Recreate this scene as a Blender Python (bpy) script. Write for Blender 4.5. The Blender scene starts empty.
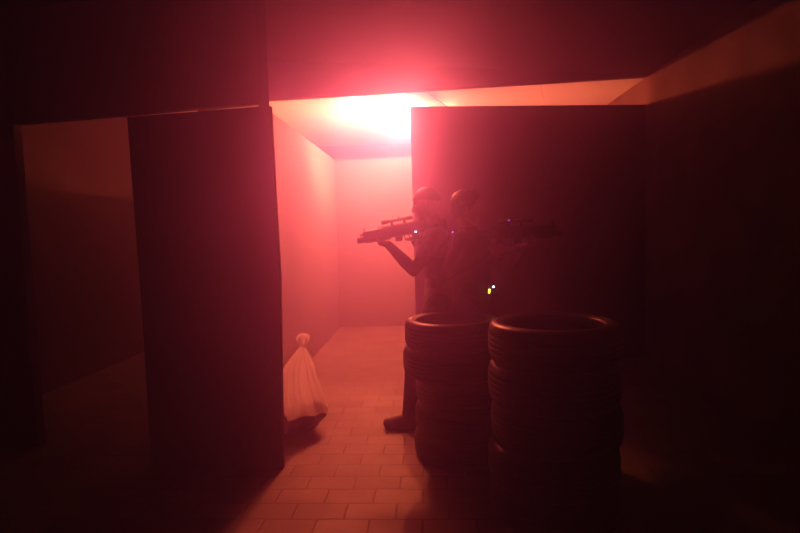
import bpy, bmesh, math, random
from mathutils import Vector, Matrix, Quaternion, noise
random.seed(7)
C = bpy.context.scene.collection
V = Vector
PI = math.pi

# ------------------------------------------------------------------ materials
def mat(name, base, rough=0.7, metal=0.0, noise=None, bump=None, spec=0.5, emit=None, estr=0.0):
    m = bpy.data.materials.new(name); m.use_nodes = True
    nt = m.node_tree; b = nt.nodes['Principled BSDF']
    b.inputs['Base Color'].default_value = (*base, 1)
    b.inputs['Roughness'].default_value = rough
    b.inputs['Metallic'].default_value = metal
    b.inputs['Specular IOR Level'].default_value = spec
    if emit:
        b.inputs['Emission Color'].default_value = (*emit, 1)
        b.inputs['Emission Strength'].default_value = estr
    tc = nt.nodes.new('ShaderNodeTexCoord')
    if noise:
        sc, lo, hi = noise
        n = nt.nodes.new('ShaderNodeTexNoise'); n.inputs['Scale'].default_value = sc
        n.inputs['Detail'].default_value = 6
        nt.links.new(tc.outputs['Object'], n.inputs['Vector'])
        r = nt.nodes.new('ShaderNodeMapRange')
        r.inputs['From Min'].default_value = .3; r.inputs['From Max'].default_value = .7
        r.inputs['To Min'].default_value = lo; r.inputs['To Max'].default_value = hi
        nt.links.new(n.outputs['Fac'], r.inputs['Value'])
        mx = nt.nodes.new('ShaderNodeVectorMath'); mx.operation = 'SCALE'
        mx.inputs[0].default_value = base
        nt.links.new(r.outputs['Result'], mx.inputs['Scale'])
        nt.links.new(mx.outputs['Vector'], b.inputs['Base Color'])
    if bump:
        sc, st, di = bump
        n = nt.nodes.new('ShaderNodeTexNoise'); n.inputs['Scale'].default_value = sc
        n.inputs['Detail'].default_value = 5
        nt.links.new(tc.outputs['Object'], n.inputs['Vector'])
        bp = nt.nodes.new('ShaderNodeBump'); bp.inputs['Strength'].default_value = st
        bp.inputs['Distance'].default_value = di
        nt.links.new(n.outputs['Fac'], bp.inputs['Height'])
        nt.links.new(bp.outputs['Normal'], b.inputs['Normal'])
    return m

def floor_mat():
    m = bpy.data.materials.new('concrete_pavers'); m.use_nodes = True
    nt = m.node_tree; b = nt.nodes['Principled BSDF']
    tc = nt.nodes.new('ShaderNodeTexCoord')
    mp = nt.nodes.new('ShaderNodeMapping'); mp.inputs['Location'].default_value = FLOOR_SHIFT
    wob = nt.nodes.new('ShaderNodeTexNoise'); wob.inputs['Scale'].default_value = 2.5
    nt.links.new(tc.outputs['Object'], wob.inputs['Vector'])
    sub = nt.nodes.new('ShaderNodeVectorMath'); sub.operation = 'SUBTRACT'; sub.inputs[1].default_value = (.5, .5, .5)
    nt.links.new(wob.outputs['Color'], sub.inputs[0])
    scl = nt.nodes.new('ShaderNodeVectorMath'); scl.operation = 'SCALE'; scl.inputs['Scale'].default_value = .02
    nt.links.new(sub.outputs[0], scl.inputs[0])
    ad = nt.nodes.new('ShaderNodeVectorMath'); ad.operation = 'ADD'
    nt.links.new(tc.outputs['Object'], ad.inputs[0]); nt.links.new(scl.outputs[0], ad.inputs[1])
    nt.links.new(ad.outputs[0], mp.inputs['Vector'])
    br = nt.nodes.new('ShaderNodeTexBrick')
    br.inputs['Scale'].default_value = 1.0
    br.inputs['Brick Width'].default_value = .27
    br.inputs['Row Height'].default_value = .158
    br.inputs['Mortar Size'].default_value = .0065
    br.inputs['Mortar Smooth'].default_value = .4
    br.inputs['Color1'].default_value = (.20, .165, .145, 1)
    br.inputs['Color2'].default_value = (.115, .093, .08, 1)
    br.inputs['Mortar'].default_value = (.035, .026, .022, 1)
    nt.links.new(mp.outputs['Vector'], br.inputs['Vector'])
    n = nt.nodes.new('ShaderNodeTexNoise'); n.inputs['Scale'].default_value = 3; n.inputs['Detail'].default_value = 9
    nt.links.new(tc.outputs['Object'], n.inputs['Vector'])
    r = nt.nodes.new('ShaderNodeMapRange'); r.inputs['From Min'].default_value = .3; r.inputs['From Max'].default_value = .7
    r.inputs['To Min'].default_value = .72; r.inputs['To Max'].default_value = 1.15
    nt.links.new(n.outputs['Fac'], r.inputs['Value'])
    mx = nt.nodes.new('ShaderNodeVectorMath'); mx.operation = 'SCALE'
    n3 = nt.nodes.new('ShaderNodeTexNoise'); n3.inputs['Scale'].default_value = 1.7; n3.inputs['Detail'].default_value = 3
    nt.links.new(tc.outputs['Object'], n3.inputs['Vector'])
    r3 = nt.nodes.new('ShaderNodeMapRange'); r3.inputs['From Min'].default_value = .36; r3.inputs['From Max'].default_value = .62
    r3.inputs['To Min'].default_value = 0; r3.inputs['To Max'].default_value = .75
    nt.links.new(n3.outputs['Fac'], r3.inputs['Value'])
    mix = nt.nodes.new('ShaderNodeMix'); mix.data_type = 'RGBA'
    nt.links.new(r3.outputs['Result'], mix.inputs['Factor'])
    nt.links.new(br.outputs['Color'], mix.inputs['A']); mix.inputs['B'].default_value = (.155, .127, .11, 1)
    nt.links.new(mix.outputs['Result'], mx.inputs[0]); nt.links.new(r.outputs['Result'], mx.inputs['Scale'])
    nt.links.new(mx.outputs['Vector'], b.inputs['Base Color'])
    b.inputs['Roughness'].default_value = .62
    b.inputs['Specular IOR Level'].default_value = .35
    mm = nt.nodes.new('ShaderNodeMath'); mm.operation = 'MULTIPLY_ADD'
    mm.inputs[1].default_value = -1.0
    n2 = nt.nodes.new('ShaderNodeTexNoise'); n2.inputs['Scale'].default_value = 30; n2.inputs['Detail'].default_value = 4
    nt.links.new(tc.outputs['Object'], n2.inputs['Vector'])
    m2 = nt.nodes.new('ShaderNodeMath'); m2.operation = 'MULTIPLY'; m2.inputs[1].default_value = .5
    nt.links.new(n2.outputs['Fac'], m2.inputs[0])
    nt.links.new(br.outputs['Fac'], mm.inputs[0]); nt.links.new(m2.outputs[0], mm.inputs[2])
    bp = nt.nodes.new('ShaderNodeBump'); bp.inputs['Strength'].default_value = .5; bp.inputs['Distance'].default_value = .006
    nt.links.new(mm.outputs[0], bp.inputs['Height']); nt.links.new(bp.outputs['Normal'], b.inputs['Normal'])
    return m

FLOOR_SHIFT = (.07, -.067, 0)
M = dict(
    floor=floor_mat(),
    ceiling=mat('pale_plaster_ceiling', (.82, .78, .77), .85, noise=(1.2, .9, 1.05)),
    nearceil=mat('shaded_front_ceiling', (.09, .07, .07), .9, noise=(1.5, .85, 1.1)),  # shade over the front ceiling put into its dark colour
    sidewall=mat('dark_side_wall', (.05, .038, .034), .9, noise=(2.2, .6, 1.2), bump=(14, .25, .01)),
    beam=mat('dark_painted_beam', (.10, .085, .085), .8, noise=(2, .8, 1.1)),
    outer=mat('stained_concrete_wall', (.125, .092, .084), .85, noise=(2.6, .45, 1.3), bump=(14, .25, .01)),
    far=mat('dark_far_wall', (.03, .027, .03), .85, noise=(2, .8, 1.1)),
    board=mat('grey_board_partition', (.165, .142, .142), .75, noise=(1.5, .92, 1.06)),
    dark=mat('black_painted_board', (.022, .018, .02), .8, noise=(1.8, .8, 1.15)),
    header=mat('dark_header_wall', (.06, .05, .052), .85, noise=(1.8, .8, 1.15)),
    post=mat('black_timber_post', (.035, .03, .03), .8, noise=(6, .7, 1.2)),
    ceil_strip=mat('grey_ceiling_strip', (.16, .13, .13), .8),
    rubber=mat('black_tire_rubber', (.04, .034, .032), .42, noise=(12, .7, 1.3), bump=(70, .15, .002)),
    filled=mat('grey_plastic_over_rubbish', (.17, .15, .14), .4, noise=(14, .75, 1.2), bump=(26, .8, .02)),
    skin=mat('skin', (.20, .12, .09), .5, noise=(25, .94, 1.05)),
    cloth_dark=mat('dark_cotton', (.085, .075, .08), .85, noise=(30, .85, 1.1), bump=(120, .3, .002)),
    cloth_grey=mat('grey_cotton', (.20, .18, .18), .85, noise=(30, .85, 1.1), bump=(120, .3, .002)),
    denim=mat('dark_denim', (.075, .075, .10), .85, noise=(40, .85, 1.1), bump=(150, .3, .002)),
    vest=mat('black_nylon_vest', (.045, .045, .05), .6, bump=(90, .2, .002)),
    hair=mat('dark_hair', (.05, .035, .03), .5, noise=(60, .6, 1.4), bump=(160, .8, .004)),
    cap=mat('black_knit_cap', (.06, .055, .055), .6, bump=(150, .5, .003)),
    shoe=mat('dark_leather_shoe', (.10, .075, .065), .5, noise=(30, .8, 1.2)),
    sole=mat('black_sole', (.03, .03, .03), .7),
    eye=mat('eye', (.25, .24, .23), .45),
    gun=mat('black_plastic', (.05, .048, .05), .42, noise=(40, .9, 1.1)),
    gun_metal=mat('gunmetal_tube', (.09, .085, .085), .35, .4),
    lens=mat('dark_lens', (.02, .02, .03), .08),
    led_blue=mat('blue_light', (.1, .1, .3), .3, emit=(.25, .25, 1.0), estr=9),
    led_white=mat('blue_white_light', (.3, .3, .6), .3, emit=(.45, .45, 1.0), estr=22),
    led_violet=mat('violet_light', (.2, .1, .3), .3, emit=(.22, .08, .8), estr=4),
    led_yellow=mat('yellow_light', (.4, .4, .1), .3, emit=(1.0, .75, .06), estr=16),
    cord=mat('pale_cable', (.92, .88, .85), .5),
    lampbody=mat('lamp_socket_plastic', (.5, .48, .45), .5),
)

def plastic_mat():
    m = bpy.data.materials.new('translucent_white_plastic'); m.use_nodes = True
    nt = m.node_tree; nt.nodes.clear()
    out = nt.nodes.new('ShaderNodeOutputMaterial')
    d = nt.nodes.new('ShaderNodeBsdfDiffuse'); d.inputs['Color'].default_value = (.92, .88, .86, 1)
    t = nt.nodes.new('ShaderNodeBsdfTranslucent'); t.inputs['Color'].default_value = (.95, .90, .87, 1)
    g = nt.nodes.new('ShaderNodeBsdfGlossy'); g.inputs['Roughness'].default_value = .2
    tc = nt.nodes.new('ShaderNodeTexCoord')
    mp = nt.nodes.new('ShaderNodeMapping'); mp.inputs['Scale'].default_value = (22, 22, 6)
    nz = nt.nodes.new('ShaderNodeTexNoise'); nz.inputs['Scale'].default_value = 1.0; nz.inputs['Detail'].default_value = 5
    nz.inputs['Distortion'].default_value = .8
    bp = nt.nodes.new('ShaderNodeBump'); bp.inputs['Strength'].default_value = .9; bp.inputs['Distance'].default_value = .03
    nt.links.new(tc.outputs['Object'], mp.inputs['Vector']); nt.links.new(mp.outputs[0], nz.inputs['Vector'])
    nt.links.new(nz.outputs['Fac'], bp.inputs['Height'])
    for s in (d, t, g): nt.links.new(bp.outputs['Normal'], s.inputs['Normal'])
    a = nt.nodes.new('ShaderNodeMixShader'); a.inputs[0].default_value = .76
    b = nt.nodes.new('ShaderNodeMixShader'); b.inputs[0].default_value = .2
    nt.links.new(d.outputs[0], a.inputs[1]); nt.links.new(t.outputs[0], a.inputs[2])
    nt.links.new(a.outputs[0], b.inputs[1]); nt.links.new(g.outputs[0], b.inputs[2])
    tr = nt.nodes.new('ShaderNodeBsdfTransparent')
    c = nt.nodes.new('ShaderNodeMixShader'); c.inputs[0].default_value = .36
    nt.links.new(b.outputs[0], c.inputs[1]); nt.links.new(tr.outputs[0], c.inputs[2])
    nt.links.new(c.outputs[0], out.inputs['Surface'])
    return m
M['plastic'] = plastic_mat()

def bulb_mat():
    m = bpy.data.materials.new('glowing_bulb_glass'); m.use_nodes = True
    nt = m.node_tree; nt.nodes.clear()
    out = nt.nodes.new('ShaderNodeOutputMaterial')
    t = nt.nodes.new('ShaderNodeBsdfTransparent')
    e = nt.nodes.new('ShaderNodeEmission'); e.inputs['Color'].default_value = (1, .45, .40, 1); e.inputs['Strength'].default_value = 30
    a = nt.nodes.new('ShaderNodeAddShader')
    nt.links.new(t.outputs[0], a.inputs[0]); nt.links.new(e.outputs[0], a.inputs[1])
    nt.links.new(a.outputs[0], out.inputs['Surface'])
    return m
M['bulb'] = bulb_mat()

# ------------------------------------------------------------------ helpers
def smooth(bm, on=True):
    for f in bm.faces: f.smooth = on

def obj(name, bm, m, parent=None, sm=False):
    if sm: smooth(bm)
    me = bpy.data.meshes.new(name); bm.to_mesh(me); bm.free()
    me.materials.append(M[m])
    o = bpy.data.objects.new(name, me); C.objects.link(o)
    if parent: o.parent = parent
    return o

def empty(name, loc=(0, 0, 0)):
    o = bpy.data.objects.new(name, None); o.empty_display_size = .1
    o.location = loc; C.objects.link(o); return o

def tag(o, label=None, cat=None, group=None, kind=None):
    if label: o['label'] = label
    if cat: o['category'] = cat
    if group: o['group'] = group
    if kind: o['kind'] = kind
    return o

def box(bm, x0, x1, y0, y1, z0, z1, bev=0.0, mtx=None):
    r = bmesh.ops.create_cube(bm, size=1)
    vs = r['verts']
    for v in vs:
        v.co = V(((x0 + x1) / 2 + v.co.x * (x1 - x0), (y0 + y1) / 2 + v.co.y * (y1 - y0), (z0 + z1) / 2 + v.co.z * (z1 - z0)))
    if bev:
        es = list({e for v in vs for e in v.link_edges})
        r2 = bmesh.ops.bevel(bm, geom=es, offset=bev, segments=2, affect='EDGES', profile=.6)
        vs = list({v for f in r2['faces'] for v in f.verts} | {v for v in vs if v.is_valid})
    if mtx is not None:
        for v in vs: v.co = mtx @ v.co
    return vs

def prism(bm, pts, ext):
    """closed polygon pts (3D) extruded by vector ext"""
    a = [bm.verts.new(p) for p in pts]; b = [bm.verts.new(V(p) + V(ext)) for p in pts]
    bm.faces.new(a); bm.faces.new(list(reversed(b)))
    n = len(pts)
    for i in range(n):
        bm.faces.new((a[i], b[i], b[(i + 1) % n], a[(i + 1) % n]))
    bmesh.ops.recalc_face_normals(bm, faces=bm.faces)

def frame_of(d):
    d = V(d).normalized()
    u = d.orthogonal().normalized(); w = d.cross(u)
    return u, w, d

def tube(bm, pts, rad, seg=10, caps=True):
    pts = [V(p) for p in pts]; n = len(pts)
    rads = rad if isinstance(rad, (list, tuple)) else [rad] * n
    rings = []; u = None
    for i, p in enumerate(pts):
        d = (pts[min(i + 1, n - 1)] - pts[max(i - 1, 0)]).normalized()
        if u is None: u = d.orthogonal().normalized()
        else:
            u = (u - d * u.dot(d)).normalized()
        w = d.cross(u)
        rings.append([bm.verts.new(p + (u * math.cos(2 * PI * k / seg) + w * math.sin(2 * PI * k / seg)) * rads[i]) for k in range(seg)])
    for a, b in zip(rings, rings[1:]):
        for k in range(seg):
            bm.faces.new((a[k], a[(k + 1) % seg], b[(k + 1) % seg], b[k]))
    if caps:
        bm.faces.new(list(reversed(rings[0]))); bm.faces.new(rings[-1])

def lathe(bm, prof, seg=48, fn=None):
    """prof: list of (r,z), closed loop -> ring solid around z"""
    rings = []
    for k in range(seg):
        a = 2 * PI * k / seg
        ring = []
        for i, (r, z) in enumerate(prof):
            rr = fn(i, k, r, z) if fn else r
            ring.append(bm.verts.new((rr * math.cos(a), rr * math.sin(a), z)))
        rings.append(ring)
    n = len(prof)
    for k in range(seg):
        A, B = rings[k], rings[(k + 1) % seg]
        for i in range(n):
            j = (i + 1) % n
            bm.faces.new((A[i], B[i], B[j], A[j]))

# blobs: unions of tapered capsules / ellipsoids fused by a voxel remesh into one surface
def b_cap(bm, p0, r0, p1, r1, seg=14):
    p0, p1 = V(p0), V(p1); L = (p1 - p0).length
    if L < 1e-5:
        return b_ell(bm, p0, (r0, r0, r0))
    q = V((0, 0, 1)).rotation_difference((p1 - p0).normalized()).to_matrix().to_4x4()
    q.translation = p0
    prof = []
    for i in range(6):
        a = -PI / 2 + i * (PI / 2) / 5; prof.append((r0 * math.cos(a), r0 * math.sin(a)))
    for i in range(6):
        a = i * (PI / 2) / 5; prof.append((r1 * math.cos(a), L + r1 * math.sin(a)))
    rings = []
    bot = bm.verts.new(q @ V((0, 0, prof[0][1]))); top = bm.verts.new(q @ V((0, 0, prof[-1][1])))
    for r, z in prof[1:-1]:
        rings.append([bm.verts.new(q @ V((r * math.cos(2 * PI * k / seg), r * math.sin(2 * PI * k / seg), z))) for k in range(seg)])
    for k in range(seg): bm.faces.new((bot, rings[0][(k + 1) % seg], rings[0][k]))
    for a, b in zip(rings, rings[1:]):
        for k in range(seg): bm.faces.new((a[k], a[(k + 1) % seg], b[(k + 1) % seg], b[k]))
    for k in range(seg): bm.faces.new((top, rings[-1][k], rings[-1][(k + 1) % seg]))

def b_ell(bm, c, r, rot=None):
    m = Matrix.Translation(c) @ (rot.to_4x4() if rot is not None else Matrix()) @ Matrix.Diagonal((*r, 1))
    bmesh.ops.create_uvsphere(bm, u_segments=20, v_segments=12, radius=1, matrix=m)

def blob(name, fill, m, voxel, parent=None, sm_iter=4, sm_fac=.5, disp=None):
    bm = bmesh.new(); fill(bm)
    me = bpy.data.meshes.new('tmp'); bm.to_mesh(me); bm.free()
    o = bpy.data.objects.new('tmp', me); C.objects.link(o)
    r = o.modifiers.new('r', 'REMESH'); r.mode = 'VOXEL'; r.voxel_size = voxel; r.use_smooth_shade = True
    s = o.modifiers.new('s', 'SMOOTH'); s.iterations = sm_iter; s.factor = sm_fac
    if disp:
        tx = bpy.data.textures.new('folds', 'CLOUDS'); tx.noise_scale = disp[0]; tx.noise_depth = 2
        dm = o.modifiers.new('d', 'DISPLACE'); dm.texture = tx; dm.strength = disp[1]; dm.mid_level = .5
    dg = bpy.context.evaluated_depsgraph_get()
    new = bpy.data.meshes.new_from_object(o.evaluated_get(dg), depsgraph=dg)
    bpy.data.objects.remove(o); bpy.data.meshes.remove(me)
    new.name = name; new.materials.clear(); new.materials.append(M[m])
    for p in new.polygons: p.use_smooth = True
    ob = bpy.data.objects.new(name, new); C.objects.link(ob)
    if parent: ob.parent = parent; ob.matrix_parent_inverse = Matrix.Translation(-V(parent.location))
    return ob

def under(o, parent):
    o.parent = parent; o.matrix_parent_inverse = Matrix.Translation(-V(parent.location)); return o

def slab(name, pts, ext, m):
    bm = bmesh.new(); prism(bm, pts, ext)
    o = obj(name, bm, m); o['kind'] = 'structure'; return o

# ------------------------------------------------------------------ setting
XL, XR, YB, YF, H = -3.72, 2.33, 9.55, -1.6, 3.0
BY0, BSL = 5.90, .283
def beam_y(x): return BY0 + (x - 2.33) * BSL
def wbox(name, x0, x1, y0, y1, z0, z1, m):
    bm = bmesh.new(); box(bm, x0, x1, y0, y1, z0, z1)
    o = obj(name, bm, m); o['kind'] = 'structure'; return o
wbox('floor', XL - .1, XR + .1, YF - .1, YB + .1, -.1, 0, 'floor')
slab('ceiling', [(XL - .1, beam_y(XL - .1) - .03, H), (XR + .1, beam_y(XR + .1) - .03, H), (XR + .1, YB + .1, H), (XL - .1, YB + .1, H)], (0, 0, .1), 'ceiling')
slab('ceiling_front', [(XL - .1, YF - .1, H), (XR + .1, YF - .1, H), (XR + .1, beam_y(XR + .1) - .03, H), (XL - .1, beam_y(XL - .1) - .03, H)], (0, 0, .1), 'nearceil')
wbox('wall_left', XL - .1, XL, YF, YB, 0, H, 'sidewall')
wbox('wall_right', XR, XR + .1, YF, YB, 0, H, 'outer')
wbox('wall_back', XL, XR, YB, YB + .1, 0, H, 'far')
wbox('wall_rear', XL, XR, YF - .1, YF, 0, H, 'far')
# corridor partitions, a little lower than the ceiling
wbox('wall_corridor_left', -1.47, -1.406, 3.42, 8.126, 0, 2.565, 'board')
wbox('wall_corridor_back', -1.47, XR, 8.126, 8.19, 0, 2.565, 'board')
# right partition, across the room behind the players
slab('wall_partition_right', [(-.164, 5.535, 0), (XR, 5.913, 0), (XR, 5.973, 0), (-.164, 5.595, 0)], (0, 0, 2.72), 'dark')
# shallow ceiling beam
bx0, bx1 = -1.47, XR
def beam_z(x): return 2.995 - .09 * (2.33 - x)
bm = bmesh.new()
q = []
for x in (bx0, bx1):
    for y in (-.08, 0):
        for z in (beam_z(x), H): q.append(bm.verts.new((x, beam_y(x) + y, z)))
for f in ((0, 1, 3, 2), (4, 6, 7, 5), (0, 4, 5, 1), (2, 3, 7, 6), (0, 2, 6, 4), (1, 5, 7, 3)): bm.faces.new([q[i] for i in f])
bmesh.ops.recalc_face_normals(bm, faces=bm.faces)
obj('trim_1', bm, 'beam')['kind'] = 'structure'
# front left wall: header, jamb and the board that closes the opening
def fy(x): return 3.256 - (x + 1.016) * .1595
t = .06
slab('wall_front_left', [(-2.816, fy(-2.816), 2.26), (-.985, fy(-.985), 2.26), (-.985, fy(-.985), H), (XL, fy(XL), H), (XL, fy(XL), 0), (-2.808, fy(-2.808), 0)], (0.0096, .06, 0), 'header')
slab('trim_2', [(-.990, 3.17, 2.19), (-.925, 3.16, 2.19), (-.949, 3.235, 2.19), (-.990, 3.245, 2.19)], (0, 0, H - 2.19), 'post')
slab('door_1', [(-.924, 3.163, 2.215), (-.912, 3.161, 1.2), (-.947, 3.16, 0), (-1.862, 3.31, 0), (-1.862, 3.31, 1.0), (-1.880, 3.311, 2.22)], (.006, .035, 0), 'dark')
# flat darker grey strip across the ceiling beyond the beam
slab('ceiling_strip', [(-.23, 6.053, 2.985), (.015, 6.053, 2.985), (.265, 6.80, 2.985), (.055, 6.80, 2.985)], (0, 0, .015), 'ceil_strip')

# ------------------------------------------------------------------ lamp
LP = V((-.285, 6.85, 2.882))
lamp = tag(empty('pendant_lamp', (LP.x, LP.y, H)), 'bare glowing bulb hanging from the ceiling behind the edge of the right partition', 'lamp')
bm = bmesh.new(); lathe(bm, [(.001, -.022), (.03, -.02), (.045, 0), (.001, 0)], 24); obj('canopy', bm, 'lampbody', lamp, True)
bm = bmesh.new(); tube(bm, [(0, 0, -.02), (0, 0, -.06)], .004, 8); obj('cord', bm, 'lampbody', lamp, True)
bm = bmesh.new(); lathe(bm, [(.001, -.105), (.017, -.105), (.02, -.07), (.008, -.055), (.001, -.055)], 20); obj('socket', bm, 'lampbody', lamp, True)
bm = bmesh.new()
bmesh.ops.create_uvsphere(bm, u_segments=24, v_segments=16, radius=.034, matrix=Matrix.Translation((0, 0, -.165)))
for v in bm.verts:
    k = max(0, (v.co.z + .165) / .034)
    if k > 0:
        v.co.z = -.165 + k * .06; f = 1 - .35 * k; v.co.x *= f; v.co.y *= f
obj('bulb', bm, 'bulb', lamp, True)
ld = bpy.data.lights.new('bulb_light', 'POINT'); ld.energy = 830; ld.color = (1, .162, .132); ld.shadow_soft_size = .032
lo = bpy.data.objects.new('bulb_light', ld); lo.location = (LP.x, LP.y, LP.z); C.objects.link(lo)

# unseen spot added behind the right partition to brighten the corridor ceiling
sd = bpy.data.lights.new('added_ceiling_fill', 'SPOT'); sd.energy = 2600; sd.color = (1, .162, .132); sd.spot_size = math.radians(108); sd.spot_blend = .8; sd.shadow_soft_size = .06
so_ = bpy.data.objects.new('added_ceiling_fill', sd); so_.location = (.36, 6.65, 2.08); C.objects.link(so_)
so_.rotation_euler = (V((-.78, 7.2, 3.0)) - so_.location).to_track_quat('-Z', 'Y').to_euler()

# second added spot behind the right partition, lifting the ceiling to the right
ud = bpy.data.lights.new('added_right_fill', 'SPOT'); ud.energy = 150; ud.color = (1, .162, .132); ud.spot_size = math.radians(115); ud.spot_blend = .7; ud.shadow_soft_size = .08
uo = bpy.data.objects.new('added_right_fill', ud); uo.location = (1.25, 6.75, 1.5); C.objects.link(uo)
uo.rotation_euler = (V((1.15, 6.6, 3.0)) - uo.location).to_track_quat('-Z', 'Y').to_euler()

# unseen spot added behind the beam to light the corridor mouth and players
wd = bpy.data.lights.new('added_beam_spot', 'SPOT'); wd.energy = 680; wd.color = (1, .162, .132); wd.spot_size = math.radians(73); wd.spot_blend = .35; wd.shadow_soft_size = .07
wo = bpy.data.objects.new('added_beam_spot', wd); wo.location = (-.72, 5.35, 2.86); C.objects.link(wo)
wo.rotation_euler = (V((-.92, 3.5, .65)) - wo.location).to_track_quat('-Z', 'Y').to_euler()

# weak added spot in the side passage, making the lit patch of floor
pd = bpy.data.lights.new('added_passage_spot', 'SPOT'); pd.energy = 26; pd.color = (1, .162, .10); pd.spot_size = math.radians(34); pd.spot_blend = .25; pd.shadow_soft_size = .03
po = bpy.data.objects.new('added_passage_spot', pd); po.location = (-2.0, 6.4, 2.5); C.objects.link(po)
po.rotation_euler = (V((-3.1, 5.35, 0)) - po.location).to_track_quat('-Z', 'Y').to_euler()

# wires on the ceiling
bm = bmesh.new()
tube(bm, [(1.262, 6.0, 3.0), (1.264, 6.0, 2.93), (1.272, 6.0, 2.885), (1.288, 6.0, 2.84), (1.300, 6.0, 2.79), (1.303, 6.0, 2.74)], .0045, 8)
tag(obj('hanging_cable', bm, 'cord', None, True), 'thin pale cable dangling from the ceiling above the right partition', 'cable')
bm = bmesh.new()
tube(bm, [(-.90, 6.5, 3.0), (-.885, 6.5, 2.965), (-.905, 6.5, 2.94), (-.945, 6.5, 2.925), (-.97, 6.5, 2.90), (-.975, 6.5, 2.865)], .005, 8)
tag(obj('ceiling_hook', bm, 'lampbody', None, True), 'small bent wire hook hanging from the brightly lit corridor ceiling', 'hook')

# ------------------------------------------------------------------ plastic bag
def bag_mesh(base):
    random.seed(5)
    rows = [(0.000, -1.03, .030, .03), (.006, -1.03, .085, .09), (.03, -1.015, .108, .11), (.07, -.985, .135, .132), (.105, -.965, .152, .142),
            (.130, -.955, .160, .150), (.142, -.953, .168, .158), (.156, -.952, .175, .164), (.178, -.956, .170, .160),
            (.24, -.963, .156, .150), (.31, -.972, .142, .140), (.375, -.978, .128, .126), (.44, -.980, .112, .110), (.49, -.974, .094, .090),
            (.545, -.963, .066, .064), (.59, -.953, .043, .043), (.62, -.945, .028, .028), (.639, -.939, .020, .020), (.652, -.938, .021, .020), (.671, -.939, .031, .026),
            (.694, -.938, .037, .028), (.712, -.941, .032, .022), (.720, -.943, .013, .009)]
    N = 120
    bm = bmesh.new(); rings = []
    ph = [random.uniform(0, 6.28) for _ in range(6)]
    for i, (z, cx, rx, ry) in enumerate(rows):
        up = min(1, max(0, (z - .14) / .35))
        ring = []
        for k in range(N):
            a = 2 * PI * k / N
            pl = .055 * (1 - .5 * up) * math.sin(5 * a + ph[0] + z * 2) + (.03 + .09 * up) * math.sin(11 * a + ph[1] + 1.2 * z) + .04 * up * math.sin(19 * a + ph[2]) + .02 * math.sin(23 * a + ph[3] + 30 * z)
            if z < .14: pl *= .6
            if z > .66: pl *= 3.0
            nz = noise.fractal(V((cx * 9 + 3 * math.cos(a), 3 * math.sin(a), z * 16)), .9, 2.0, 4)
            pl += .045 * nz * (1 if z > .03 else .3)
            sag = .012 * math.sin(3 * a + ph[4]) + .008 * math.sin(7 * a + ph[5])
            zz = z + (sag if .12 < z < .25 else 0) + (.012 * math.sin(4 * a) if z > .68 else 0)
            ring.append(bm.verts.new((cx + rx * (1 + pl) * math.cos(a), 3.80 + ry * (1 + pl) * math.sin(a), max(0.001, zz))))
        rings.append(ring)
    for A, B in zip(rings, rings[1:]):
        for k in range(N): bm.faces.new((A[k], A[(k + 1) % N], B[(k + 1) % N], B[k]))
    bm.faces.new(list(reversed(rings[0]))); bm.faces.new(rings[-1])
    bm.verts.index_update()
    keep = lambda f: max(v.index for v in f.verts) < 8 * N
    bmesh.ops.delete(bm, geom=[f for f in bm.faces if keep(f) != base], context='FACES')
    return bm
bg = empty('plastic_bag', (-1.0, 3.80, 0))
bm = bag_mesh(True); under(obj('filled_base', bm, 'filled', None, True), bg)
bm = bag_mesh(False); sack = under(obj('bag_body', bm, 'plastic', None, True), bg)
bm = bmesh.new()
b_ell(bm, (-.960, 3.80, .085), (.120, .112, .082)); b_ell(bm, (-.93, 3.79, .115), (.10, .10, .055)); b_ell(bm, (-1.01, 3.81, .11), (.09, .09, .06))
under(obj('contents', bm, 'cloth_grey', None, True), bg)
bm = bmesh.new()
for k in range(3):
    prof = []
    for j in range(25):
        a = 2 * PI * j / 24
        prof.append((-.939 + .022 * math.cos(a), 3.80 + .021 * math.sin(a),   .634 + k * .007 + .003 * math.sin(2 * a + k)))
    tube(bm, prof, .0055, 8, False)
under(obj('knot', bm, 'plastic', None, True), bg)
tag(bg, 'full white plastic bag knotted at the top, standing on the pavers beside the left board', 'bag')

# ------------------------------------------------------------------ tires
def tire_mesh(R, w, hole):
    h = w / 2; S = 96
    q = R - hole
    prof = [(hole, -h * .66), (hole + .06 * q, -h * .82), (hole + .25 * q, -h * .94), (R - .55 * q, -h), (R - .38 * q, -h * .985), (R - .23 * q, -h * .93), (R - .11 * q, -h * .82), (R - .004, -h * .66)]
    for g in (-.42, -.14, .14, .42):
        prof += [(R, (g - .045) * h), (R - .005, (g - .03) * h), (R - .005, (g + .03) * h), (R, (g + .045) * h)]
    prof += [(R - .004, h * .66), (R - .11 * q, h * .82), (R - .23 * q, h * .93), (R - .38 * q, h * .985), (R - .52 * q, h), (R - .62 * q, h * 1.0), (R - .66 * q, h * .96), (hole + .20 * q, h * .94), (hole + .13 * q, h * .95), (hole + .05 * q, h * .84), (hole, h * .66)]
    prof += [(hole + .006, h * .45), (R - .38 * q, h * .60), (R - .25 * q, h * .4), (R - .25 * q, -h * .4), (R - .38 * q, -h * .60), (hole + .006, -h * .45)]
    bm = bmesh.new()
    def fn(i, k, r, z):
        if r > R - .03 and (k % 3 == 0) and h * .5 < abs(z) < h * .9: return r - .005
        return r
    lathe(bm, prof, S, fn)
    bmesh.ops.recalc_face_normals(bm, faces=bm.faces)
    smooth(bm)
    me = bpy.data.meshes.new('tire'); bm.to_mesh(me); bm.free()
    me.materials.append(M['rubber'])
    return me
mesh_small = tire_mesh(.305, .178, .222)
mesh_big = tire_mesh(.318, .198, .238)
names = ['bottom', 'second from the floor', 'middle', 'second from the top', 'topmost']
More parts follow.
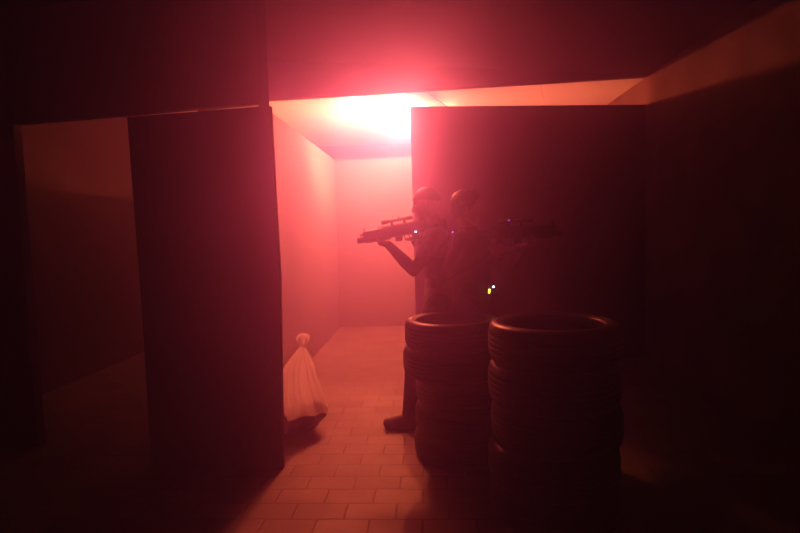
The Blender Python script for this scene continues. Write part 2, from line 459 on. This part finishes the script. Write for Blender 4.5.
def stack(spots, me, w, where, group):
    for i, (x, y, rz) in enumerate(spots):
        o = bpy.data.objects.new('tire', me); C.objects.link(o)
        o.location = (x, y, w / 2 + i * w); o.rotation_euler = (0, 0, rz)
        tag(o, 'black car tire, %s in %s' % (names[i], where), 'tire', group)
stack([(.175, 3.405, .3), (.185, 3.40, 1.1), (.195, 3.40, 2.0), (.115, 3.40, .7), (.130, 3.40, 1.6)], mesh_small, .178,
      'the stack beside the aiming player\'s leg', 'tires in the left stack')
stack([(.60, 2.655, .2), (.588, 2.645, 1.3), (.606, 2.652, 2.2), (.594, 2.645, .9), (.598, 2.65, 1.9)], mesh_big, .198,
      'the wider stack nearer the camera', 'tires in the right stack')

# ------------------------------------------------------------------ rifles
def rifle(loc, direction, label, led, led_at):
    d = V(direction).normalized()
    y = V((0, 0, 1)).cross(d).normalized(); z = d.cross(y)
    root = empty('toy_rifle', loc)
    root.rotation_mode = 'QUATERNION'
    root.rotation_quaternion = Matrix((d, y, z)).transposed().to_quaternion()
    tag(root, label, 'toy gun')
    bm = bmesh.new(); box(bm, .155, .405, -.021, .021, -.048, .034, .006); box(bm, .20, .395, -.0235, -.02, -.03, .012, .001); box(bm, .17, .50, -.010, .010, .032, .043, .002)
    obj('receiver', bm, 'gun', root)
    bm = bmesh.new(); box(bm, .39, .612, -.025, .025, -.048, .034, .008)
    for k in range(5): box(bm, .42 + k * .036, .442 + k * .036, -.0275, .0275, -.006, .006, .002)
    box(bm, .41, .60, -.018, .018, -.058, -.045, .003)
    obj('handguard', bm, 'gun', root)
    bm = bmesh.new(); tube(bm, [(.60, 0, -.026), (.605, 0, -.026), (.655, 0, -.026), (.66, 0, -.026)], [.020, .0245, .0245, .021], 20); tube(bm, [(.60, 0, .012), (.632, 0, .012)], .011, 14)
    b = obj('barrel', bm, 'gun_metal', root)
    bm = bmesh.new(); tube(bm, [(.655, 0, -.026), (.6612, 0, -.026)], .016, 18); obj('muzzle_lens', bm, 'lens', b)
    bm = bmesh.new(); box(bm, .588, .602, -.005, .005, .03, .056, .002); obj('front_sight', bm, 'gun', root)
    bm = bmesh.new()
    prism(bm, [(0, -.017, .020), (.05, -.017, .026), (.16, -.017, .022), (.16, -.017, -.030), (.10, -.017, -.045), (.012, -.017, -.105), (0, -.017, -.10)], (0, .034, 0))
    bmesh.ops.bevel(bm, geom=list(bm.edges), offset=.005, segments=2, affect='EDGES')
    s = obj('stock', bm, 'gun', root)
    bm = bmesh.new(); box(bm, -.012, .002, -.018, .018, -.104, .022, .004); obj('butt_pad', bm, 'sole', s)
    bm = bmesh.new()
    prism(bm, [(.205, -.0155, -.04), (.255, -.0155, -.04), (.232, -.0155, -.145), (.186, -.0155, -.138)], (0, .031, 0))
    bmesh.ops.bevel(bm, geom=list(bm.edges), offset=.006, segments=2, affect='EDGES')
    obj('grip', bm, 'gun', root)
    bm = bmesh.new(); tube(bm, [(.25, 0, -.047), (.255, 0, -.085), (.275, 0, -.092), (.305, 0, -.088), (.312, 0, -.047)], .004, 8); obj('trigger_guard', bm, 'gun', root, True)
    bm = bmesh.new(); tube(bm, [(.28, 0, -.046), (.272, 0, -.062), (.275, 0, -.075)], .0035, 8); obj('trigger', bm, 'gun_metal', root, True)
    bm = bmesh.new()
    prism(bm, [(.322, -.013, -.045), (.378, -.013, -.045), (.384, -.013, -.082), (.330, -.013, -.088)], (0, .026, 0))
    bmesh.ops.bevel(bm, geom=list(bm.edges), offset=.004, segments=2, affect='EDGES')
    obj('magazine', bm, 'gun', root)
    bm = bmesh.new()
    tube(bm, [(.225, 0, .074), (.228, 0, .074), (.262, 0, .074), (.275, 0, .074), (.40, 0, .074), (.418, 0, .074), (.458, 0, .074), (.462, 0, .074)],
         [.012, .0165, .0165, .0115, .0115, .0175, .0175, .015], 20)
    tube(bm, [(.325, 0, .082), (.325, 0, .095)], .009, 12)
    sc = obj('scope', bm, 'gun_metal', root, False)
    for x in (.29, .385):
        bm = bmesh.new(); box(bm, x - .011, x + .011, -.012, .012, .040, .068, .003); obj('scope_mount', bm, 'gun', sc)
    bm = bmesh.new(); tube(bm, [(.4615, 0, .074), (.4630, 0, .074)], .0135, 18); obj('scope_lens', bm, 'lens', sc)
    bm = bmesh.new(); b_ell(bm, led_at, (.007, .004, .0055)); obj('indicator_light', bm, led, root, True)
    return root
GA, GD = V((.110, 4.005, 1.515)), V((-.985, -.115, -.150))
rifle(GA, GD, 'black toy rifle with a scope, aimed left by the player at the partition edge', 'led_white', (.222, .0245, -.038))
GB, GBD = V((.262, 3.815, 1.415)), V((.995, -.095, .035))
rifle(GB, GBD, 'black toy rifle aimed right by the bare-headed player', 'led_violet', (.30, -.0125, .080))

# ------------------------------------------------------------------ people
def hand(bm, W, d, n, thumb, curls=(.9, 1.0, .7), index=None, spread=.0, sc=1.0):
    """palm from wrist W along d, palm faces n; thumb: +1/-1 side along a = n x d"""
    W, d, n = V(W), V(d).normalized(), V(n).normalized()
    n = (n - d * n.dot(d)).normalized(); a = n.cross(d)
    kn = []
    for i, off in enumerate((.030, .0105, -.0095, -.029)):
        k = W + d * (.088 - .004 * abs(i - 1)) * sc + a * off * thumb * sc
        b_cap(bm, W + a * off * .55 * thumb * sc + d * .005, .0145 * sc, k, .0112 * sc, 10); kn.append(k)
    for i, k in enumerate(kn):
        L = [(.041, .025, .021), (.045, .029, .023), (.042, .027, .022), (.034, .021, .019)][i]
        cs = index if (i == 0 and index) else curls
        ang = 0; p = k; r = [.0098, .0098, .0095, .0086][i] * sc
        dd = (d + a * thumb * spread * (1.5 - i)).normalized()
        for j in range(3):
            ang += cs[j]
            q = p + (dd * math.cos(ang) + n * math.sin(ang)) * L[j] * sc
            b_cap(bm, p, r, q, r * .92, 10); p = q; r *= .93
    p = W + d * .022 * sc + a * thumb * .026 * sc
    q = p + (d * .75 + a * thumb * .55 + n * .45).normalized() * .042 * sc; b_cap(bm, p, .0155 * sc, q, .0118 * sc, 10)
    r_ = q + (d * .85 + a * thumb * .05 + n * .55).normalized() * .032 * sc; b_cap(bm, q, .0115 * sc, r_, .0105 * sc, 10)
    s = r_ + (d * .85 - a * thumb * .15 + n * .55).normalized() * .022 * sc; b_cap(bm, r_, .0102 * sc, s, .0085 * sc, 10)

def head(bm, c, fwd, up):
    f = V(fwd).normalized(); u = V(up); u = (u - f * u.dot(f)).normalized(); s = u.cross(f)
    R = Matrix((f, s, u)).transposed()
    P = lambda x, y, z: V(c) + R @ V((x, y, z))
    b_ell(bm, P(-.012, 0, .030), (.098, .076, .092), R)      # cranium
    b_ell(bm, P(.022, 0, -.035), (.068, .060, .080), R)      # face
    b_cap(bm, P(.050, 0, -.095), .028, P(.062, 0, -.088), .024)   # chin
    for k in (-1, 1):
        b_cap(bm, P(-.012, k * .050, -.060), .018, P(.045, k * .022, -.095), .020)  # jaw
        b_ell(bm, P(.052, k * .038, -.028), (.028, .020, .022), R)                   # cheek
        b_cap(bm, P(.082, k * .012, .030), .012, P(.066, k * .045, .028), .011)      # brow
        b_ell(bm, P(-.012, k * .076, -.015), (.018, .008, .032), R)                  # ear
        b_ell(bm, P(.098, k * .009, -.034), (.010, .009, .008), R)                   # nostril
    b_cap(bm, P(.088, 0, .012), .009, P(.106, 0, -.030), .0125)  # nose
    b_cap(bm, P(.080, -.018, -.060), .008, P(.080, .018, -.060), .008)
    b_cap(bm, P(.086, -.012, -.057), .0065, P(.086, .012, -.057), .0065)             # lips
    b_cap(bm, P(.083, -.012, -.070), .0075, P(.083, .012, -.070), .0075)
    return P, R

def person(base, J, fwd, hd, label, shirt, top, leds, packs, hands, sleeve_to):
    """J: joints in world space, base: point on the floor the figure stands on"""
    root = empty('person', base); tag(root, label, 'person')
    holder = {}
    def body(bm):
        holder['P'], holder['R'] = head(bm, hd[0], hd[1], hd[2])
        b_cap(bm, J['neck'], .058, V(hd[0]) + V((0, 0, -.045)) - V(hd[1]) * .012, .054)
        torso(bm, 0)
        for s in 'LR':
            b_cap(bm, J['sh' + s], .058, J['el' + s], .040); b_cap(bm, J['el' + s], .043, V(J['el' + s]).lerp(V(J['wr' + s]), .35), .046)
            b_cap(bm, V(J['el' + s]).lerp(V(J['wr' + s]), .3), .046, J['wr' + s], .031)
            legs(bm, s, 0)
        for h in hands: hand(bm, **h)
    def torso(bm, o):
        R = Matrix((V(fwd).normalized(), V((0, 0, 1)).cross(V(fwd)).normalized(), V((0, 0, 1)))).transposed()
        b_ell(bm, J['pelvis'], (.104 + o, .155 + o, .130 + o), R)
        b_ell(bm, J['waist'], (.092 + o, .142 + o, .150 + o), R)
        b_ell(bm, J['chest'], (.095 + o, .156 + o, .170 + o), R)
        b_cap(bm, J['shL'], .060 + o, J['shR'], .060 + o)
        b_cap(bm, J['pelvis'], .088 + o, J['waist'], .085 + o); b_cap(bm, J['waist'], .085 + o, J['chest'], .09 + o)
        for s in 'LR': b_cap(bm, V(J['chest']) + V((0, 0, .06)), .07 + o, J['sh' + s], .058 + o)
        b_cap(bm, V(J['neck']) + V((0, 0, -.07)), .085 + o, V(J['neck']) + V((0, 0, -.015)), .060 + o * .5)
    def legs(bm, s, o):
        b_cap(bm, J['hip' + s], .094 + o, J['kn' + s], .060 + o)
        k, a = V(J['kn' + s]), V(J['an' + s])
        b_cap(bm, k, .058 + o, k.lerp(a, .3), .057 + o); b_cap(bm, k.lerp(a, .28), .057 + o, a, .038 + o)
        if o == 0:
            b_cap(bm, a, .036, V(J['toe' + s]).lerp(a, .4) + V((0, 0, -.02)), .033); b_cap(bm, V(J['toe' + s]).lerp(a, .4) + V((0, 0, -.02)), .033, J['toe' + s], .026)
    blob('body', body, 'skin', .0045, root, 3)
    P, R = holder['P'], holder['R']
    def shirt_f(bm):
        torso(bm, .014)
        for s in 'LR':
            e = V(J['sh' + s]).lerp(V(J['el' + s]), sleeve_to)
            b_cap(bm, J['sh' + s], .072, e, .060)
            if sleeve_to >= .99:
                b_cap(bm, J['el' + s], .056, V(J['el' + s]).lerp(V(J['wr' + s]), .86), .040)
        b_cap(bm, V(J['pelvis']) + V((0, 0, -.03)), .116, V(J['pelvis']) + V((0, 0, .06)), .110)
    blob('shirt', shirt_f, shirt, .008, root, 5, .5, (.07, .013))
    def trousers(bm):
        b_ell(bm, J['pelvis'], (.106, .150, .12))
        for s in 'LR': legs(bm, s, .013)
    blob('trousers', trousers, 'denim', .008, root, 5, .5, (.08, .015))
    for s in 'LR':
        a, tt = V(J['an' + s]), V(J['toe' + s]); d = (tt - a); d.z = 0; d.normalize(); heel = a - d * .045
        def shoe(bm):
            b_cap(bm, a + V((0, 0, .012)), .047, V((a.x, a.y, .055)), .046)
            b_cap(bm, V((heel.x, heel.y, .045)), .043, V((tt.x, tt.y, .046)), .042)
            b_cap(bm, V((a.x, a.y, .07)) + d * .03, .048, V((tt.x, tt.y, .052)) - d * .03, .042)
            b_ell(bm, V((tt.x, tt.y, .046)) - d * .025, (.055, .050, .042))
        sh = blob('shoe', shoe, 'shoe', .006, root, 4)
        for v in sh.data.vertices: v.co.z = max(v.co.z, .012)
        def sole(bm):
            for q, rx in ((heel, .047), (tt - d * .02, .052), (heel.lerp(tt, .5), .044)):
                b_ell(bm, V((q.x, q.y, .012)), (rx, rx, .020))
            b_cap(bm, V((heel.x, heel.y, .012)), .018, V((tt.x, tt.y, .012)), .018)
            for sd in (-1, 1):
                off = V((-d.y, d.x, 0)) * .022 * sd
                b_cap(bm, V((heel.x, heel.y, .012)) + off, .017, V((tt.x, tt.y, .012)) + off - d * .01, .017)
        so = blob('sole', sole, 'sole', .006, None, 3)
        for v in so.data.vertices: v.co.z = min(max(v.co.z, .0), .02)
        so.parent = sh
    # vest: front and back panels with shoulder straps
    Rb = Matrix((V(fwd).normalized(), V((0, 0, 1)).cross(V(fwd)).normalized(), V((0, 0, 1)))).transposed()
    def vest(bm):
        b_ell(bm, V(J['chest']) + V((0, 0, -.05)), (.122, .172, .165), Rb)
        b_ell(bm, V(J['waist']) + V((0, 0, .05)), (.117, .165, .12), Rb)
        for s in 'LR':
            m_ = V(J['neck']).lerp(V(J['sh' + s]), .62)
            b_cap(bm, m_ + Rb @ V((.070, 0, -.05)), .026, m_ + V((0, 0, .035)), .026)
            b_cap(bm, m_ + V((0, 0, .035)), .026, m_ + Rb @ V((-.072, 0, -.05)), .026)
    vs = blob('vest', vest, 'vest', .008, root, 4)
    for (p, r, m) in leds:
        bm = bmesh.new(); b_ell(bm, p, r)
        l = obj('indicator_light', bm, m, None, True)
        l.parent = vs
    for (nm, x0, x1, y0, y1, z0, z1) in packs:
        bm = bmesh.new(); box(bm, x0, x1, y0, y1, z0, z1, .006); under(obj(nm, bm, 'vest'), root)
    # head covering
    if top == 'cap':
        def cap(bm):
            b_ell(bm, P(-.012, 0, .036), (.106, .084, .099), R)
            b_cap(bm, P(.085, -.030, .052), .010, P(.085, .030, .052), .010)
        o = blob('cap', cap, 'cap', .005, root, 3)
        cut = lambda q: (R.transposed() @ (q - V(hd[0])))
        lim = lambda q: .038 + .25 * min(0, q.x)
        bm = bmesh.new(); bm.from_mesh(o.data)
        bmesh.ops.delete(bm, geom=[f for f in bm.faces if cut(f.calc_center_median()).z < lim(cut(f.calc_center_median()))], context='FACES')
        bm.to_mesh(o.data); bm.free()
    else:
        def hair(bm):
            b_ell(bm, P(-.020, 0, .040), (.104, .086, .096), R); b_ell(bm, P(-.045, 0, .0), (.076, .080, .085), R)
            b_ell(bm, P(.035, 0, .092), (.055, .062, .040), R)
        o = blob('hair', hair, 'hair', .005, root, 3, .5, (.02, .012))
        cut = lambda q: (R.transposed() @ (q - V(hd[0])))
        bm = bmesh.new(); bm.from_mesh(o.data)
        def bad(f):
            q = cut(f.calc_center_median()); return q.z < (-.06 if q.x < -.02 else -.06 + (q.x + .02) * 1.25)
        bmesh.ops.delete(bm, geom=[f for f in bm.faces if bad(f)], context='FACES')
        bm.to_mesh(o.data); bm.free()
    for k in (-1, 1):
        bm = bmesh.new(); b_ell(bm, P(.0725, k * .030, .004), (.011, .012, .0105)); ey = under(obj('eye', bm, 'eye', None, True), root)
        bm = bmesh.new(); b_ell(bm, P(.0815, k * .0305, .004), (.0035, .0048, .0048), R); obj('iris', bm, 'lens', ey, True)
    return root

JA = dict(pelvis=(.058, 4.00, .95), waist=(.058, 4.00, 1.10), chest=(.066, 4.00, 1.28), neck=(.040, 3.985, 1.492),
          shL=(.055, 3.815, 1.405), shR=(.075, 4.145, 1.42), elL=(-.118, 3.80, 1.168), elR=(.0, 4.27, 1.235), wrL=(-.300, 3.895, 1.355), wrR=(-.035, 4.045, 1.375),
          hipL=(.055, 3.90, .90), hipR=(.09, 4.07, .90), knL=(-.128, 3.86, .49), knR=(.19, 4.15, .50), anL=(-.185, 3.84, .085), anR=(.34, 4.20, .085),
          toeL=(-.335, 3.835, .038), toeR=(.205, 4.24, .038))
person((0, 3.95, 0), JA, (-1, -.1, 0), ((-.018, 3.965, 1.640), (-.95, .20, -.10), (0, 0, 1)),
       'person in a dark cap and T-shirt by the partition edge, aiming a rifle left', 'cloth_grey', 'cap', [], [],
       [dict(W=JA['wrL'], d=(-.55, .80, .05), n=(.05, -.05, 1), thumb=1, curls=(.75, .9, .6)),
        dict(W=JA['wrR'], d=(-.96, -.28, -.08), n=(.25, -.95, 0), thumb=-1, curls=(1.0, 1.1, .7), index=(.35, .35, .3))], .55)
JB = dict(pelvis=(.325, 3.87, .92), waist=(.325, 3.87, 1.07), chest=(.316, 3.86, 1.25), neck=(.285, 3.85, 1.458),
          shL=(.335, 4.03, 1.39), shR=(.24, 3.70, 1.375), elL=(.55, 4.00, 1.165), elR=(.130, 3.655, 1.168), wrL=(.655, 3.845, 1.325), wrR=(.428, 3.742, 1.305),
          hipL=(.33, 3.98, .88), hipR=(.29, 3.80, .88), knL=(.46, 4.00, .47), knR=(.24, 3.82, .47), anL=(.46, 4.03, .085), anR=(.17, 3.86, .085),
          toeL=(.61, 4.01, .038), toeR=(.31, 3.84, .038))
person((.31, 3.87, 0), JB, (1, .05, 0), ((.275, 3.83, 1.600), (.99, -.05, .02), (0, 0, 1)),
       'bare-headed person in long sleeves and a vest with small lights, aiming a rifle right', 'cloth_dark', 'hair',
       [((.437, 3.730, 1.046), (.006, .006, .006), 'led_white'), ((.408, 3.728, 1.023), (.005, .005, .0075), 'led_yellow'), ((.406, 3.728, 1.008), (.005, .005, .0055), 'led_yellow'),
        ((.165, 3.79, 1.435), (.006, .005, .006), 'led_violet')],
       [('sensor_pack', .392, .462, 3.732, 3.83, .985, 1.062), ('shoulder_sensor', .152, .205, 3.794, 3.835, 1.335, 1.45)],
       [dict(W=JB['wrL'], d=(.55, -.80, .05), n=(-.05, -.05, 1), thumb=1, curls=(.75, .9, .6)),
        dict(W=JB['wrR'], d=(.96, .16, .06), n=(-.15, .95, 0), thumb=1, curls=(1.25, 1.25, .8), index=(.35, .35, .3))], 1.0)

# ------------------------------------------------------------------ haze filling the room
hm = bpy.data.materials.new('stage_haze'); hm.use_nodes = True
nt = hm.node_tree; nt.nodes.clear()
out = nt.nodes.new('ShaderNodeOutputMaterial')
vs_ = nt.nodes.new('ShaderNodeVolumeScatter')
vs_.inputs['Color'].default_value = (.66, .40, 1.0, 1)
vs_.inputs['Density'].default_value = .15
vs_.inputs['Anisotropy'].default_value = .80
nt.links.new(vs_.outputs[0], out.inputs['Volume'])
M['haze'] = hm
bm = bmesh.new(); box(bm, XL + .005, XR - .005, YF + .005, YB - .005, .005, H - .005)
tag(obj('haze', bm, 'haze'), 'thin smoky haze filling the whole room', 'haze', kind='stuff')

# ------------------------------------------------------------------ world, camera, view
w = bpy.data.worlds.new('dark'); bpy.context.scene.world = w; w.use_nodes = True
w.node_tree.nodes['Background'].inputs[0].default_value = (0, 0, 0, 1)
w.node_tree.nodes['Background'].inputs[1].default_value = 0
cd = bpy.data.cameras.new('camera'); cam = bpy.data.objects.new('camera', cd); C.objects.link(cam)
cd.sensor_width = 36; cd.lens = 533 / 800 * 36; cd.clip_start = .02
yaw, pit, roll = math.radians(3.25), math.radians(3.75), math.radians(-1.7)
cam.matrix_world = Matrix.Translation((0, 0, 1.45)) @ Matrix.Rotation(yaw, 4, 'Z') @ Matrix.Rotation(PI / 2 - pit, 4, 'X') @ Matrix.Rotation(roll, 4, 'Z')
S = bpy.context.scene; S.camera = cam
S.view_settings.view_transform = 'Standard'; S.view_settings.look = 'None'
S.view_settings.exposure = -.42; S.view_settings.gamma = 1
S.view_settings.use_curve_mapping = True          # contrasty camera response
cm = S.view_settings.curve_mapping
for x, y in ((.03, .017), (.10, .078), (.35, .335)): cm.curves[3].points.new(x, y)
for x, y in ((.02, .014), (.06, .050), (.15, .142)): cm.curves[0].points.new(x, y)
cm.update()
S.cycles.volume_bounces = 3; S.cycles.max_bounces = 6; S.cycles.diffuse_bounces = 3
